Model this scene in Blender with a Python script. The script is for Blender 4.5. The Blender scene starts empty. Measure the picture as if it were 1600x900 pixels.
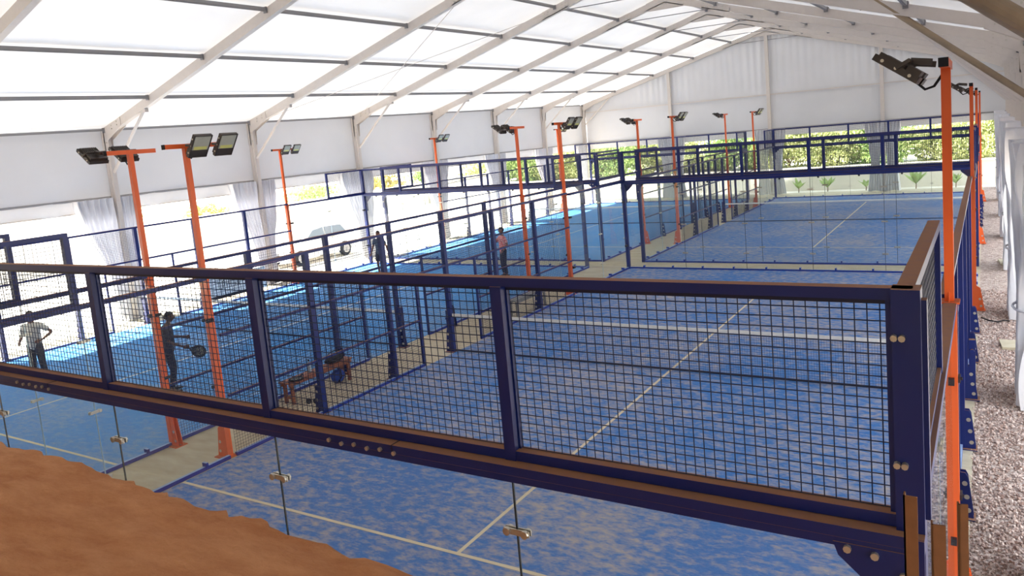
import bpy, bmesh, math, random
from mathutils import Vector, Matrix, Euler, noise as mnoise

random.seed(7)
scene = bpy.context.scene
COL = scene.collection

# ------------------------------------------------------------------ camera
cx, cy, cz, yaw, pitch, roll, FPX, _, PPX, PPY = 10.3481, -3.3771, 4.7431, -.5428, -.1257, -.0854, 1178.87, 0, 840.93, 362.45
fwd = Vector((math.sin(yaw)*math.cos(pitch), math.cos(yaw)*math.cos(pitch), math.sin(pitch)))
rgt = Vector((math.cos(yaw), -math.sin(yaw), 0)); upv = rgt.cross(fwd)
r2 = math.cos(roll)*rgt + math.sin(roll)*upv
u2 = -math.sin(roll)*rgt + math.cos(roll)*upv
cam_data = bpy.data.cameras.new('camera'); cam = bpy.data.objects.new('camera', cam_data); COL.objects.link(cam)
M = Matrix((r2, u2, -fwd)).transposed().to_4x4(); M.translation = Vector((cx, cy, cz)); cam.matrix_world = M
cam_data.sensor_width = 36; cam_data.lens = 36*FPX/1600
cam_data.shift_x = -(PPX-800)/1600; cam_data.shift_y = (PPY-450)/1600
cam_data.clip_start = .05; cam_data.clip_end = 400
scene.camera = cam

# ------------------------------------------------------------------ light and exposure
vs = scene.view_settings
vs.view_transform = 'Standard'; vs.look = 'None'; vs.gamma = 1; vs.use_curve_mapping = False
vs.exposure = 0.0
SUN_STRENGTH = 34.0
SKY_STRENGTH = 3.7
world = bpy.data.worlds.new('sky'); scene.world = world; world.use_nodes = True
wn = world.node_tree.nodes; bg = wn['Background']
bg.inputs['Color'].default_value = (.80, .90, 1.0, 1); bg.inputs['Strength'].default_value = SKY_STRENGTH
sun_d = bpy.data.lights.new('sun', 'SUN'); sun_d.energy = SUN_STRENGTH; sun_d.angle = .01; sun_d.color = (1, .95, .87)
sun = bpy.data.objects.new('sun', sun_d); COL.objects.link(sun)
sun.rotation_euler = Vector((1.0, .30, -1.08)).to_track_quat('-Z', 'Y').to_euler()
scene.cycles.transparent_max_bounces = 48
scene.cycles.max_bounces = 10; scene.cycles.diffuse_bounces = 5; scene.cycles.glossy_bounces = 4; scene.cycles.transmission_bounces = 6
scene.cycles.sample_clamp_indirect = 6

# ------------------------------------------------------------------ materials
def lin(r, g, b):
    f = lambda c: (c/255/12.92) if c/255 <= .04045 else ((c/255+.055)/1.055)**2.4
    return (f(r), f(g), f(b), 1)

def newmat(name):
    m = bpy.data.materials.new(name); m.use_nodes = True
    nt = m.node_tree; return m, nt, nt.nodes, nt.links, nt.nodes['Principled BSDF']

def plain(name, col, rough=.6, metal=0., var=.12, scale=9., bump=0.):
    m, nt, n, l, b = newmat(name)
    b.inputs['Roughness'].default_value = rough; b.inputs['Metallic'].default_value = metal
    tc = n.new('ShaderNodeTexCoord'); nz = n.new('ShaderNodeTexNoise'); nz.inputs['Scale'].default_value = scale; nz.inputs['Detail'].default_value = 4
    l.new(tc.outputs['Object'], nz.inputs['Vector'])
    mx = n.new('ShaderNodeMix'); mx.data_type = 'RGBA'
    mx.inputs[6].default_value = [c*(1-var) for c in col[:3]]+[1]; mx.inputs[7].default_value = [min(1, c*(1+var)) for c in col[:3]]+[1]
    l.new(nz.outputs['Fac'], mx.inputs[0]); l.new(mx.outputs[2], b.inputs['Base Color'])
    if bump:
        bp = n.new('ShaderNodeBump'); bp.inputs['Strength'].default_value = bump; bp.inputs['Distance'].default_value = .02
        l.new(nz.outputs['Fac'], bp.inputs['Height']); l.new(bp.outputs['Normal'], b.inputs['Normal'])
    return m

def dusty(name, col, rough=.42, dust=lin(142, 100, 72), amount=.95):
    """painted steel on whose upward faces red dust has settled"""
    m, nt, n, l, b = newmat(name)
    g = n.new('ShaderNodeNewGeometry'); sx = n.new('ShaderNodeSeparateXYZ'); l.new(g.outputs['True Normal'], sx.inputs[0])
    mr = n.new('ShaderNodeMapRange'); mr.inputs[1].default_value = .6; mr.inputs[2].default_value = .95; mr.inputs[4].default_value = amount
    l.new(sx.outputs['Z'], mr.inputs[0])
    tc = n.new('ShaderNodeTexCoord'); nz = n.new('ShaderNodeTexNoise'); nz.inputs['Scale'].default_value = 14; nz.inputs['Detail'].default_value = 6
    l.new(tc.outputs['Object'], nz.inputs['Vector'])
    m2 = n.new('ShaderNodeMapRange'); m2.inputs[1].default_value = .2; m2.inputs[2].default_value = .55; m2.inputs[3].default_value = .78; l.new(nz.outputs['Fac'], m2.inputs[0])
    mu = n.new('ShaderNodeMath'); mu.operation = 'MULTIPLY'; l.new(mr.outputs[0], mu.inputs[0]); l.new(m2.outputs[0], mu.inputs[1])
    mx = n.new('ShaderNodeMix'); mx.data_type = 'RGBA'; mx.inputs[6].default_value = col; mx.inputs[7].default_value = dust
    l.new(mu.outputs[0], mx.inputs[0]); l.new(mx.outputs[2], b.inputs['Base Color'])
    mr3 = n.new('ShaderNodeMapRange'); mr3.inputs[3].default_value = rough; mr3.inputs[4].default_value = .95
    l.new(mu.outputs[0], mr3.inputs[0]); l.new(mr3.outputs[0], b.inputs['Roughness'])
    return m

def fabric(name, col, trans=.35, wav=1.2, dens=0.):
    m, nt, n, l, b = newmat(name); n.remove(b)
    out = n['Material Output']
    tc = n.new('ShaderNodeTexCoord'); nz = n.new('ShaderNodeTexNoise'); nz.inputs['Scale'].default_value = wav; nz.inputs['Detail'].default_value = 5
    l.new(tc.outputs['Object'], nz.inputs['Vector'])
    mx = n.new('ShaderNodeMix'); mx.data_type = 'RGBA'
    mx.inputs[6].default_value = [c*.80 for c in col[:3]]+[1]; mx.inputs[7].default_value = list(col[:3])+[1]  # soft mottled shading of the cloth is painted into its colour
    l.new(nz.outputs['Fac'], mx.inputs[0])
    d = n.new('ShaderNodeBsdfDiffuse'); t = n.new('ShaderNodeBsdfTranslucent'); ms = n.new('ShaderNodeMixShader'); ms.inputs[0].default_value = trans
    l.new(mx.outputs[2], d.inputs['Color']); l.new(mx.outputs[2], t.inputs['Color'])
    bp = n.new('ShaderNodeBump'); bp.inputs['Strength'].default_value = .35; bp.inputs['Distance'].default_value = .03; l.new(nz.outputs['Fac'], bp.inputs['Height'])
    l.new(bp.outputs['Normal'], d.inputs['Normal'])
    l.new(d.outputs[0], ms.inputs[1]); l.new(t.outputs[0], ms.inputs[2]); l.new(ms.outputs[0], out.inputs['Surface'])
    return m

def glassmat(name, tint=(.972, .988, .984), haze=.012):
    m, nt, n, l, b = newmat(name); n.remove(b); out = n['Material Output']
    tr = n.new('ShaderNodeBsdfTransparent'); tr.inputs['Color'].default_value = (*tint, 1)
    gl = n.new('ShaderNodeBsdfGlossy'); gl.inputs['Roughness'].default_value = .02
    fr = n.new('ShaderNodeFresnel'); fr.inputs['IOR'].default_value = 1.5
    geo = n.new('ShaderNodeNewGeometry'); inv = n.new('ShaderNodeMath'); inv.operation = 'SUBTRACT'; inv.inputs[0].default_value = 1; l.new(geo.outputs['Backfacing'], inv.inputs[1])
    mu = n.new('ShaderNodeMath'); mu.operation = 'MULTIPLY'; l.new(fr.outputs[0], mu.inputs[0]); l.new(inv.outputs[0], mu.inputs[1])   # the pane reflects at its outer face
    ms = n.new('ShaderNodeMixShader'); l.new(mu.outputs[0], ms.inputs[0]); l.new(tr.outputs[0], ms.inputs[1]); l.new(gl.outputs[0], ms.inputs[2])
    # a thin pale diffuse layer mixed over the pane
    d = n.new('ShaderNodeBsdfDiffuse'); d.inputs['Color'].default_value = (.75, .74, .70, 1)
    m2 = n.new('ShaderNodeMixShader'); m2.inputs[0].default_value = haze
    l.new(ms.outputs[0], m2.inputs[1]); l.new(d.outputs[0], m2.inputs[2]); l.new(m2.outputs[0], out.inputs['Surface'])
    return m

def turf(name, blue, blue2, sand, lo, hi):
    m, nt, n, l, b = newmat(name); b.inputs['Roughness'].default_value = .95
    b.inputs['Specular IOR Level'].default_value = .15
    tc = n.new('ShaderNodeTexCoord'); mp = n.new('ShaderNodeMapping'); mp.inputs['Scale'].default_value = (1.0, 1.9, 1); l.new(tc.outputs['Object'], mp.inputs[0])
    a = n.new('ShaderNodeTexNoise'); a.inputs['Scale'].default_value = 4.6; a.inputs['Detail'].default_value = 9; a.inputs['Roughness'].default_value = .72; l.new(mp.outputs[0], a.inputs['Vector'])
    c = n.new('ShaderNodeTexNoise'); c.inputs['Scale'].default_value = .35; c.inputs['Detail'].default_value = 3; l.new(tc.outputs['Object'], c.inputs['Vector'])
    ad = n.new('ShaderNodeMath'); ad.operation = 'MULTIPLY_ADD'; ad.inputs[1].default_value = .35; l.new(c.outputs['Fac'], ad.inputs[0]); l.new(a.outputs['Fac'], ad.inputs[2])
    cr = n.new('ShaderNodeValToRGB'); cr.color_ramp.elements[0].position = lo; cr.color_ramp.elements[1].position = hi
    cr.color_ramp.elements[0].color = (0, 0, 0, 1); cr.color_ramp.elements[1].color = (1, 1, 1, 1); l.new(ad.outputs[0], cr.inputs[0])
    f = n.new('ShaderNodeTexNoise'); f.inputs['Scale'].default_value = 22; f.inputs['Detail'].default_value = 5; l.new(mp.outputs[0], f.inputs['Vector'])
    m1 = n.new('ShaderNodeMix'); m1.data_type = 'RGBA'; m1.inputs[6].default_value = blue; m1.inputs[7].default_value = blue2; l.new(f.outputs['Fac'], m1.inputs[0])
    m2 = n.new('ShaderNodeMix'); m2.data_type = 'RGBA'; m2.inputs[7].default_value = sand; l.new(cr.outputs[0], m2.inputs[0]); l.new(m1.outputs[2], m2.inputs[6])
    l.new(m2.outputs[2], b.inputs['Base Color'])
    bp = n.new('ShaderNodeBump'); bp.inputs['Strength'].default_value = .4; bp.inputs['Distance'].default_value = .01; l.new(f.outputs['Fac'], bp.inputs['Height']); l.new(bp.outputs['Normal'], b.inputs['Normal'])
    return m

def earth(name, c1, c2, scale=3., bump=.8):
    m, nt, n, l, b = newmat(name); b.inputs['Roughness'].default_value = .95; b.inputs['Specular IOR Level'].default_value = .1
    tc = n.new('ShaderNodeTexCoord'); mp = n.new('ShaderNodeMapping'); mp.inputs['Rotation'].default_value = (0, 0, -.5); mp.inputs['Scale'].default_value = (1, 3.2, 1); l.new(tc.outputs['Object'], mp.inputs[0])
    a = n.new('ShaderNodeTexNoise'); a.inputs['Scale'].default_value = scale; a.inputs['Detail'].default_value = 10; a.inputs['Roughness'].default_value = .7; l.new(mp.outputs[0], a.inputs['Vector'])
    f = n.new('ShaderNodeTexNoise'); f.inputs['Scale'].default_value = scale*14; f.inputs['Detail'].default_value = 6; l.new(tc.outputs['Object'], f.inputs['Vector'])
    mx = n.new('ShaderNodeMix'); mx.data_type = 'RGBA'; mx.inputs[6].default_value = c1; mx.inputs[7].default_value = c2
    cr = n.new('ShaderNodeValToRGB'); cr.color_ramp.elements[0].position = .35; cr.color_ramp.elements[1].position = .7; l.new(a.outputs['Fac'], cr.inputs[0]); l.new(cr.outputs[0], mx.inputs[0])
    l.new(mx.outputs[2], b.inputs['Base Color'])
    ad = n.new('ShaderNodeMath'); ad.operation = 'MULTIPLY_ADD'; ad.inputs[1].default_value = .35; l.new(f.outputs['Fac'], ad.inputs[0]); l.new(a.outputs['Fac'], ad.inputs[2])
    bp = n.new('ShaderNodeBump'); bp.inputs['Strength'].default_value = bump; bp.inputs['Distance'].default_value = .05; l.new(ad.outputs[0], bp.inputs['Height']); l.new(bp.outputs['Normal'], b.inputs['Normal'])
    return m

def gravelmat(name):
    m, nt, n, l, b = newmat(name); b.inputs['Roughness'].default_value = .9
    tc = n.new('ShaderNodeTexCoord'); v = n.new('ShaderNodeTexVoronoi'); v.inputs['Scale'].default_value = 24; l.new(tc.outputs['Object'], v.inputs['Vector'])
    cr = n.new('ShaderNodeValToRGB'); e = cr.color_ramp.elements; e[0].color = lin(136, 112, 104); e[1].color = lin(208, 190, 180)
    sp = n.new('ShaderNodeSeparateColor'); l.new(v.outputs['Color'], sp.inputs[0]); l.new(sp.outputs[0], cr.inputs[0]); l.new(cr.outputs[0], b.inputs['Base Color'])
    bp = n.new('ShaderNodeBump'); bp.invert = True; bp.inputs['Strength'].default_value = 1; bp.inputs['Distance'].default_value = .03; l.new(v.outputs['Distance'], bp.inputs['Height']); l.new(bp.outputs['Normal'], b.inputs['Normal'])
    return m

def stonemat(name):
    m, nt, n, l, b = newmat(name); b.inputs['Roughness'].default_value = .9
    g = n.new('ShaderNodeNewGeometry'); cr = n.new('ShaderNodeValToRGB'); e = cr.color_ramp.elements
    e[0].color = lin(146, 118, 108); e[1].color = lin(216, 198, 190); l.new(g.outputs['Random Per Island'], cr.inputs[0]); l.new(cr.outputs[0], b.inputs['Base Color'])
    return m

def leafmat(name, c1, c2):
    m, nt, n, l, b = newmat(name); n.remove(b); out = n['Material Output']
    g = n.new('ShaderNodeNewGeometry'); mx = n.new('ShaderNodeMix'); mx.data_type = 'RGBA'; mx.inputs[6].default_value = c1; mx.inputs[7].default_value = c2
    l.new(g.outputs['Random Per Island'], mx.inputs[0])
    d = n.new('ShaderNodeBsdfDiffuse'); t = n.new('ShaderNodeBsdfTranslucent'); ms = n.new('ShaderNodeMixShader'); ms.inputs[0].default_value = .35
    l.new(mx.outputs[2], d.inputs[0]); l.new(mx.outputs[2], t.inputs[0]); l.new(d.outputs[0], ms.inputs[1]); l.new(t.outputs[0], ms.inputs[2]); l.new(ms.outputs[0], out.inputs['Surface'])
    return m

def stripes(name, c1, c2, scale):
    m, nt, n, l, b = newmat(name); b.inputs['Roughness'].default_value = .85
    tc = n.new('ShaderNodeTexCoord'); w = n.new('ShaderNodeTexWave'); w.inputs['Scale'].default_value = scale; w.inputs['Distortion'].default_value = .6; l.new(tc.outputs['Object'], w.inputs[0])
    mx = n.new('ShaderNodeMix'); mx.data_type = 'RGBA'; mx.inputs[6].default_value = c1; mx.inputs[7].default_value = c2; l.new(w.outputs['Fac'], mx.inputs[0]); l.new(mx.outputs[2], b.inputs['Base Color'])
    return m

BLUE = dusty('blue_painted_steel', lin(7, 29, 98))
BLUEBASE = dusty('blue_base_rail', lin(18, 48, 140), dust=lin(150, 172, 208), amount=.9)
ORANGE = dusty('orange_painted_steel', lin(224, 94, 36), dust=lin(165, 98, 62), amount=.8)
WIRE = plain('blue_black_wire', lin(16, 22, 58), .5)
BOLT = plain('zinc_bolt', lin(196, 190, 178), .35, .8)
DARKBOLT = plain('dark_clip', lin(34, 30, 40), .5)
GLASS = glassmat('toughened_glass')
PALESEAM = plain('pale_glass_edge', lin(150, 176, 190), .3)
SEAM = plain('glass_seam', lin(40, 52, 60), .4)
TURF_SAND = turf('sanded_blue_turf', lin(54, 102, 172), lin(82, 132, 192), lin(170, 162, 160), .60, .84)
TURF_LIT = turf('lit_blue_turf', lin(50, 120, 192), lin(82, 152, 210), lin(150, 162, 176), .62, .96)  # less sand; bluer, brighter colour stands in for stronger light on the left courts
LINE = plain('court_line_paint', lin(210, 196, 168), .9, var=.12, scale=3)
NETCORD = plain('net_cord', lin(40, 44, 62), .8)
NETTAPE = plain('net_tape', lin(225, 225, 222), .8)
CONCRETE = earth('sandy_concrete', lin(176, 164, 142), lin(200, 190, 168), 1.2, .25)
GROUND = earth('pale_sunlit_ground', lin(222, 212, 196), lin(238, 232, 222), .4, .3)
EARTH = earth('red_brown_earth', lin(182, 122, 84), lin(214, 158, 118), 2.2, 1.0)
GRAVEL = gravelmat('gravel_bed')
STONE = stonemat('gravel_stones')
ROOF = fabric('white_tent_fabric', (.86, .84, .83), .058, .5)
WALLF = fabric('grey_white_wall_fabric', (.70, .695, .715), .018, .4)
STRIP = fabric('pale_translucent_strip', (.84, .82, .81), .03, 1.5)
CURTAIN = fabric('white_curtain_fabric', (.80, .80, .84), .06, 3.)
ALU = plain('white_aluminium', lin(206, 197, 190), .5, .0, .05)
PURLIN = plain('grey_aluminium_purlin', lin(140, 138, 140), .5, .2, .06)
TUBE = plain('mottled_tan_tube', lin(154, 134, 110), .55, .2, .3, 4)  # tan with a mottled tone, for the nearer right braces
LAMPBODY = plain('lamp_housing', lin(70, 62, 58), .5, .3)
LENS = plain('lamp_lens', lin(176, 178, 166), .25)
LENSY = plain('lamp_led_panel', lin(206, 205, 120), .4)
WHITEWALL = plain('pale_render_wall', lin(228, 222, 210), .9, var=.06, scale=1.5)
HEDGE = [leafmat('hedge_leaves', lin(134, 150, 92), lin(218, 220, 166)), leafmat('golden_leaves', lin(150, 142, 84), lin(216, 204, 140)),
         leafmat('fresh_leaves', lin(112, 146, 86), lin(190, 206, 140))]
BARK = plain('bark', lin(120, 98, 78), .9)
SKIN = plain('brown_skin', lin(128, 84, 62), .6, var=.05)
SKIN2 = plain('dark_skin', lin(92, 60, 46), .6, var=.05)
HAIR = plain('black_hair', lin(28, 24, 24), .8)
EYE = plain('eye_dark', lin(20, 16, 16), .3)
TEEGREY = plain('grey_white_cotton', lin(205, 200, 196), .9)
TEEDARK = plain('charcoal_cotton', lin(52, 52, 66), .9)
NAVY = plain('dark_navy_cotton', lin(34, 38, 58), .9)
TEEBLUE = plain('slate_blue_cotton', lin(70, 84, 104), .9)
PINK = stripes('pink_white_stripes', lin(226, 96, 96), lin(240, 186, 180), 7)
SHOE = plain('pale_shoe', lin(205, 200, 190), .7)
DARKSHOE = plain('dark_shoe', lin(48, 44, 46), .7)
WOOD = plain('red_brown_wood', lin(140, 84, 62), .6, var=.3, scale=6)
GREYWOOD = plain('grey_plank', lin(128, 128, 128), .7, var=.2)
BLACK = plain('black_cloth', lin(22, 22, 26), .8)
BAGBLUE = plain('blue_bag_cloth', lin(36, 66, 150), .8)
BOTTLE = plain('clear_bottle', lin(160, 176, 190), .15)
CARWHITE = plain('white_car_paint', lin(238, 238, 238), .25, var=.02)
CARGLASS = plain('reflection_grey_car_glass', lin(112, 120, 128), .1)  # lightened flat grey stands in for bright reflection in the windows
TYRE = plain('black_tyre', lin(36, 36, 38), .85)
HUB = plain('alloy_hub', lin(180, 180, 182), .35, .6)
RUST = plain('rusty_flat_bar', lin(128, 84, 52), .85, var=.2, scale=20)
RED = plain('red_plastic', lin(190, 60, 46), .5)

# ------------------------------------------------------------------ mesh builder
class MB:
    def __init__(s): s.v = []; s.f = []; s.m = []; s.cur = 0
    def add(s, vs, fs):
        o = len(s.v); s.v += [tuple(v) for v in vs]; s.f += [tuple(i+o for i in f) for f in fs]; s.m += [s.cur]*len(fs); return s
    def mat(s, i): s.cur = i; return s
    def box(s, x0, x1, y0, y1, z0, z1, X=None):
        vs = [Vector(p) for p in ((x0, y0, z0), (x1, y0, z0), (x1, y1, z0), (x0, y1, z0), (x0, y0, z1), (x1, y0, z1), (x1, y1, z1), (x0, y1, z1))]
        if X: vs = [X @ v for v in vs]
        return s.add(vs, [(3, 2, 1, 0), (4, 5, 6, 7), (0, 1, 5, 4), (1, 2, 6, 5), (2, 3, 7, 6), (3, 0, 4, 7)])
    def frame(s, p0, p1, up=Vector((0, 0, 1))):
        d = (Vector(p1)-Vector(p0)); L = d.length; d.normalize(); a = d.cross(up)
        if a.length < 1e-4: a = d.cross(Vector((0, 1, 0)))
        a.normalize(); b = a.cross(d); return d, a, b, L
    def bar(s, p0, p1, w, h, up=Vector((0, 0, 1))):
        d, a, b, L = s.frame(p0, p1, up); p0 = Vector(p0); p1 = Vector(p1)
        c = [(-w/2, -h/2), (w/2, -h/2), (w/2, h/2), (-w/2, h/2)]
        vs = [p0+a*x+b*y for x, y in c]+[p1+a*x+b*y for x, y in c]
        return s.add(vs, [(0, 1, 2, 3), (7, 6, 5, 4), (4, 5, 1, 0), (5, 6, 2, 1), (6, 7, 3, 2), (7, 4, 0, 3)])
    def tube(s, pts, r, n=8, caps=True):
        pts = [Vector(p) for p in pts]; o = len(s.v); vs = []; fs = []
        rr = r if isinstance(r, (list, tuple)) else [r]*len(pts)
        ref = None
        for i, p in enumerate(pts):
            d = (pts[min(i+1, len(pts)-1)]-pts[max(i-1, 0)]).normalized()
            a = d.cross(Vector((0, 0, 1))) if abs(d.z) < .95 else d.cross(Vector((0, 1, 0)))
            a.normalize(); b = d.cross(a)
            for k in range(n):
                t = 2*math.pi*k/n; vs.append(p+(a*math.cos(t)+b*math.sin(t))*rr[i])
        for i in range(len(pts)-1):
            for k in range(n):
                k2 = (k+1) % n; fs.append((i*n+k, i*n+k2, (i+1)*n+k2, (i+1)*n+k))
        if caps:
            fs.append(tuple(range(n-1, -1, -1))); fs.append(tuple((len(pts)-1)*n+k for k in range(n)))
        return s.add(vs, fs)
    def wire(s, p0, p1, r): return s.tube([p0, p1], r, 4, False)
    def disc(s, c, axis, r, h, n=10):
        c = Vector(c); axis = Vector(axis).normalized(); return s.tube([c-axis*h/2, c+axis*h/2], r, n)
    def prism(s, poly, d):
        """polygon of 3D points pushed along the vector d"""
        d = Vector(d); n = len(poly); vs = [Vector(p) for p in poly]+[Vector(p)+d for p in poly]
        fs = [tuple(range(n-1, -1, -1)), tuple(range(n, 2*n))]+[(i, (i+1) % n, (i+1) % n+n, i+n) for i in range(n)]
        return s.add(vs, fs)
    def lathe(s, prof, c=(0, 0, 0), n=16):
        c = Vector(c); vs = []; fs = []
        for r, z in prof:
            for k in range(n):
                t = 2*math.pi*k/n; vs.append(c+Vector((r*math.cos(t), r*math.sin(t), z)))
        for i in range(len(prof)-1):
            for k in range(n):
                k2 = (k+1) % n; fs.append((i*n+k, i*n+k2, (i+1)*n+k2, (i+1)*n+k))
        fs.append(tuple(range(n-1, -1, -1))); fs.append(tuple((len(prof)-1)*n+k for k in range(n)))
        return s.add(vs, fs)
    def ell(s, c, r, X=None, nu=14, nv=9):
        vs = []; fs = []
        for j in range(1, nv):
            p = math.pi*j/nv
            for i in range(nu):
                t = 2*math.pi*i/nu; vs.append(Vector((r[0]*math.sin(p)*math.cos(t), r[1]*math.sin(p)*math.sin(t), r[2]*math.cos(p))))
        vs += [Vector((0, 0, r[2])), Vector((0, 0, -r[2]))]
        for j in range(nv-2):
            for i in range(nu):
                i2 = (i+1) % nu; fs.append((j*nu+i, (j+1)*nu+i, (j+1)*nu+i2, j*nu+i2))
        T = len(vs)-2
        for i in range(nu):
            i2 = (i+1) % nu; fs.append((T, i, i2)); fs.append((T+1, (nv-2)*nu+i2, (nv-2)*nu+i))
        if X: vs = [X @ v for v in vs]
        return s.add([Vector(c)+v for v in vs], fs)
    def mesh(s, name, mats, smooth=False, fix=False):
        me = bpy.data.meshes.new(name); me.from_pydata(s.v, [], s.f)
        for m in (mats if isinstance(mats, (list, tuple)) else [mats]): me.materials.append(m)
        if s.m and max(s.m) > 0: me.polygons.foreach_set('material_index', s.m)
        if fix:
            b = bmesh.new(); b.from_mesh(me); bmesh.ops.recalc_face_normals(b, faces=b.faces); b.to_mesh(me); b.free()
        if smooth: me.polygons.foreach_set('use_smooth', [True]*len(me.polygons))
        me.update(); return me

CACHE = {}
def link(name, me, parent=None):
    o = bpy.data.objects.new(name, me); COL.objects.link(o)
    if parent: o.parent = parent
    return o
def tag(o, label, cat, group=None, kind=None):
    o['label'] = label; o['category'] = cat
    if group: o['group'] = group
    if kind: o['kind'] = kind
    return o
def thing(name, label, cat, loc=(0, 0, 0), rz=0., group=None):
    o = bpy.data.objects.new(name, None); COL.objects.link(o); o.empty_display_size = .2
    o.location = loc; o.rotation_euler = (0, 0, rz); return tag(o, label, cat, group)
def part(name, fn, mats, parent, key=None, label=None, smooth=False, loc=None, fix=True):
    """one mesh object under its thing; the mesh is shared when key repeats"""
    if key is not None and key in CACHE: me = CACHE[key]
    else:
        mb = MB(); fn(mb); me = mb.mesh(name, mats, smooth, fix)
        if key is not None: CACHE[key] = me
    o = link(name, me, parent)
    if loc is not None: o.location = loc
    if label: o['label'] = label
    return o
def struct(name, fn, mats, smooth=False, parent=None, fix=True, label=None):
    mb = MB(); fn(mb); o = link(name, mb.mesh(name, mats, smooth, fix), parent)
    if not parent: o['kind'] = 'structure'
    if label: o['label'] = label
    return o
def single(name, fn, mats, label, cat, group=None, loc=(0, 0, 0), rz=0., smooth=False, kind=None, fix=True, key=None):
    o = part(name, fn, mats, None, key, smooth=smooth, fix=fix); o.location = loc; o.rotation_euler = (0, 0, rz)
    return tag(o, label, cat, group, kind)

# ------------------------------------------------------------------ ground
XL, XR, YB, YF = -13.5, 11.3, 43.4, -6.1           # tent legs left, right, far gable, near gable
struct('ground', lambda b: b.box(-120, 120, -60, 150, -.5, -.06), GROUND)
struct('floor', lambda b: b.box(-13.2, 10.14, -5, 44.0, -.3, 0.0), CONCRETE)
struct('trim_1', lambda b: b.box(10.14, 15.0, -5, 44.0, -.3, -.02), GRAVEL)['label'] = 'gravel strip along the right side of the courts'

def terrace(b):
    nx, ny = 260, 70; x0, x1 = -5.0, 9.9
    def P(i, j):
        x = x0+(x1-x0)*i/nx; t = j/ny
        ye = -1.23-.034*(x-4.93)+.03*mnoise.noise(Vector((x*1.3, 0, 0)))+.035*mnoise.noise(Vector((x*5, 3, 0)))+.035*mnoise.noise(Vector((x*14, 7, 0)))
        y = ye+(-5.9-ye)*t**1.6
        z = 3.125+.02*mnoise.noise(Vector((x*1.1, y*1.5, 1)))+.018*mnoise.noise(Vector((x*4, y*9, 5)))+.008*mnoise.noise(Vector((x*15, y*19, 9)))
        if j == 0: z -= .035
        return (x, y, z)
    vs = [P(i, j) for j in range(ny+1) for i in range(nx+1)]; w = nx+1
    fs = [(j*w+i, j*w+i+1, (j+1)*w+i+1, (j+1)*w+i) for j in range(ny) for i in range(nx)]
    o = len(vs)
    lip = [(vs[i][0], vs[i][1]-.01+.02*mnoise.noise(Vector((vs[i][0]*9, 2, 2))), 2.98) for i in range(w)]
    vs += lip; vs += [(vs[i][0], vs[i][1]-.05, 0) for i in range(w)]
    fs += [(i+1, i, o+i, o+i+1) for i in range(nx)]+[(o+i+1, o+i, o+w+i, o+w+i+1) for i in range(nx)]
    q = len(vs); vs += [(x0, -5.9, 0), (x1, -5.9, 0), (x0, -5.9, 3.1), (x1, -5.9, 3.1)]
    fs += [(nx, o+nx, o+w+nx, q+1, q+3), (0, o, o+w, q, q+2)]
    b.add(vs, fs)
struct('terrace', terrace, EARTH, smooth=True, label='red brown earth terrace in the foreground above the courts')

def stones(b):
    rnd = random.Random(3); base = [(0, 0, .8), (.9, 0, 0), (0, .9, 0), (-.9, 0, 0), (0, -.9, 0), (0, 0, -.6)]
    F = [(0, 1, 2), (0, 2, 3), (0, 3, 4), (0, 4, 1), (5, 2, 1), (5, 3, 2), (5, 4, 3), (5, 1, 4)]
    for _ in range(19000):
        y = 3.2+15*rnd.random()**1.5; x = 10.12+rnd.random()*1.7
        s = rnd.uniform(.012, .03)*(1 if rnd.random() < .9 else 1.5)
        X = Euler((rnd.random()*6, rnd.random()*6, rnd.random()*6)).to_matrix()
        b.add([Vector((x, y, -.01))+(X @ Vector(p))*s*rnd.uniform(.75, 1.25) for p in base], F)
single('gravel', stones, STONE, 'loose pinkish grey gravel stones beside the right-hand fences', 'gravel', kind='stuff', fix=False)

# ------------------------------------------------------------------ tent
def eave(y): return 6.0+(y-10.4)*.0145
def ridge(y): return 9.80+(y-10.4)*.003
XM = -.95
def roofz(x, y):
    t = (x-XL)/(XM-XL) if x <= XM else (XR+.1-x)/(XR+.1-XM)
    return eave(y)+(ridge(y)-eave(y))*t
FY = [YB-5.5*k for k in range(9)]
YN = -3.4
PL = [-10.95, -8.2, -5.45, -3.05]; PRt = [1.15, 3.5, 6.2, 8.8]
def roof(b):
    xs = sorted(set([XL-.18+i*(XM-XL+.18)/44 for i in range(45)]+[XM+i*(XR+.28-XM)/44 for i in range(45)]))
    ny = 92; ys = [YN-.2+(YB-YN+.4)*j/ny for j in range(ny+1)]
    lines = [XL]+PL+[XM]+PRt+[XR]
    vs = []
    for y in ys:
        fr = min(abs(y-f) for f in FY)/2.75
        for x in xs:
            fp = min(abs(x-q) for q in lines)/1.35
            vs.append((x, y, roofz(x, y)+.20+.07*min(1, fr*2)*min(1, fp*2)+.012*mnoise.noise(Vector((x*.9, y*.9, 0)))))
    w = len(xs); b.add(vs, [(j*w+i, j*w+i+1, (j+1)*w+i+1, (j+1)*w+i) for j in range(ny) for i in range(w-1)])
struct('ceiling', roof, ROOF, smooth=True, fix=False)

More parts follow.
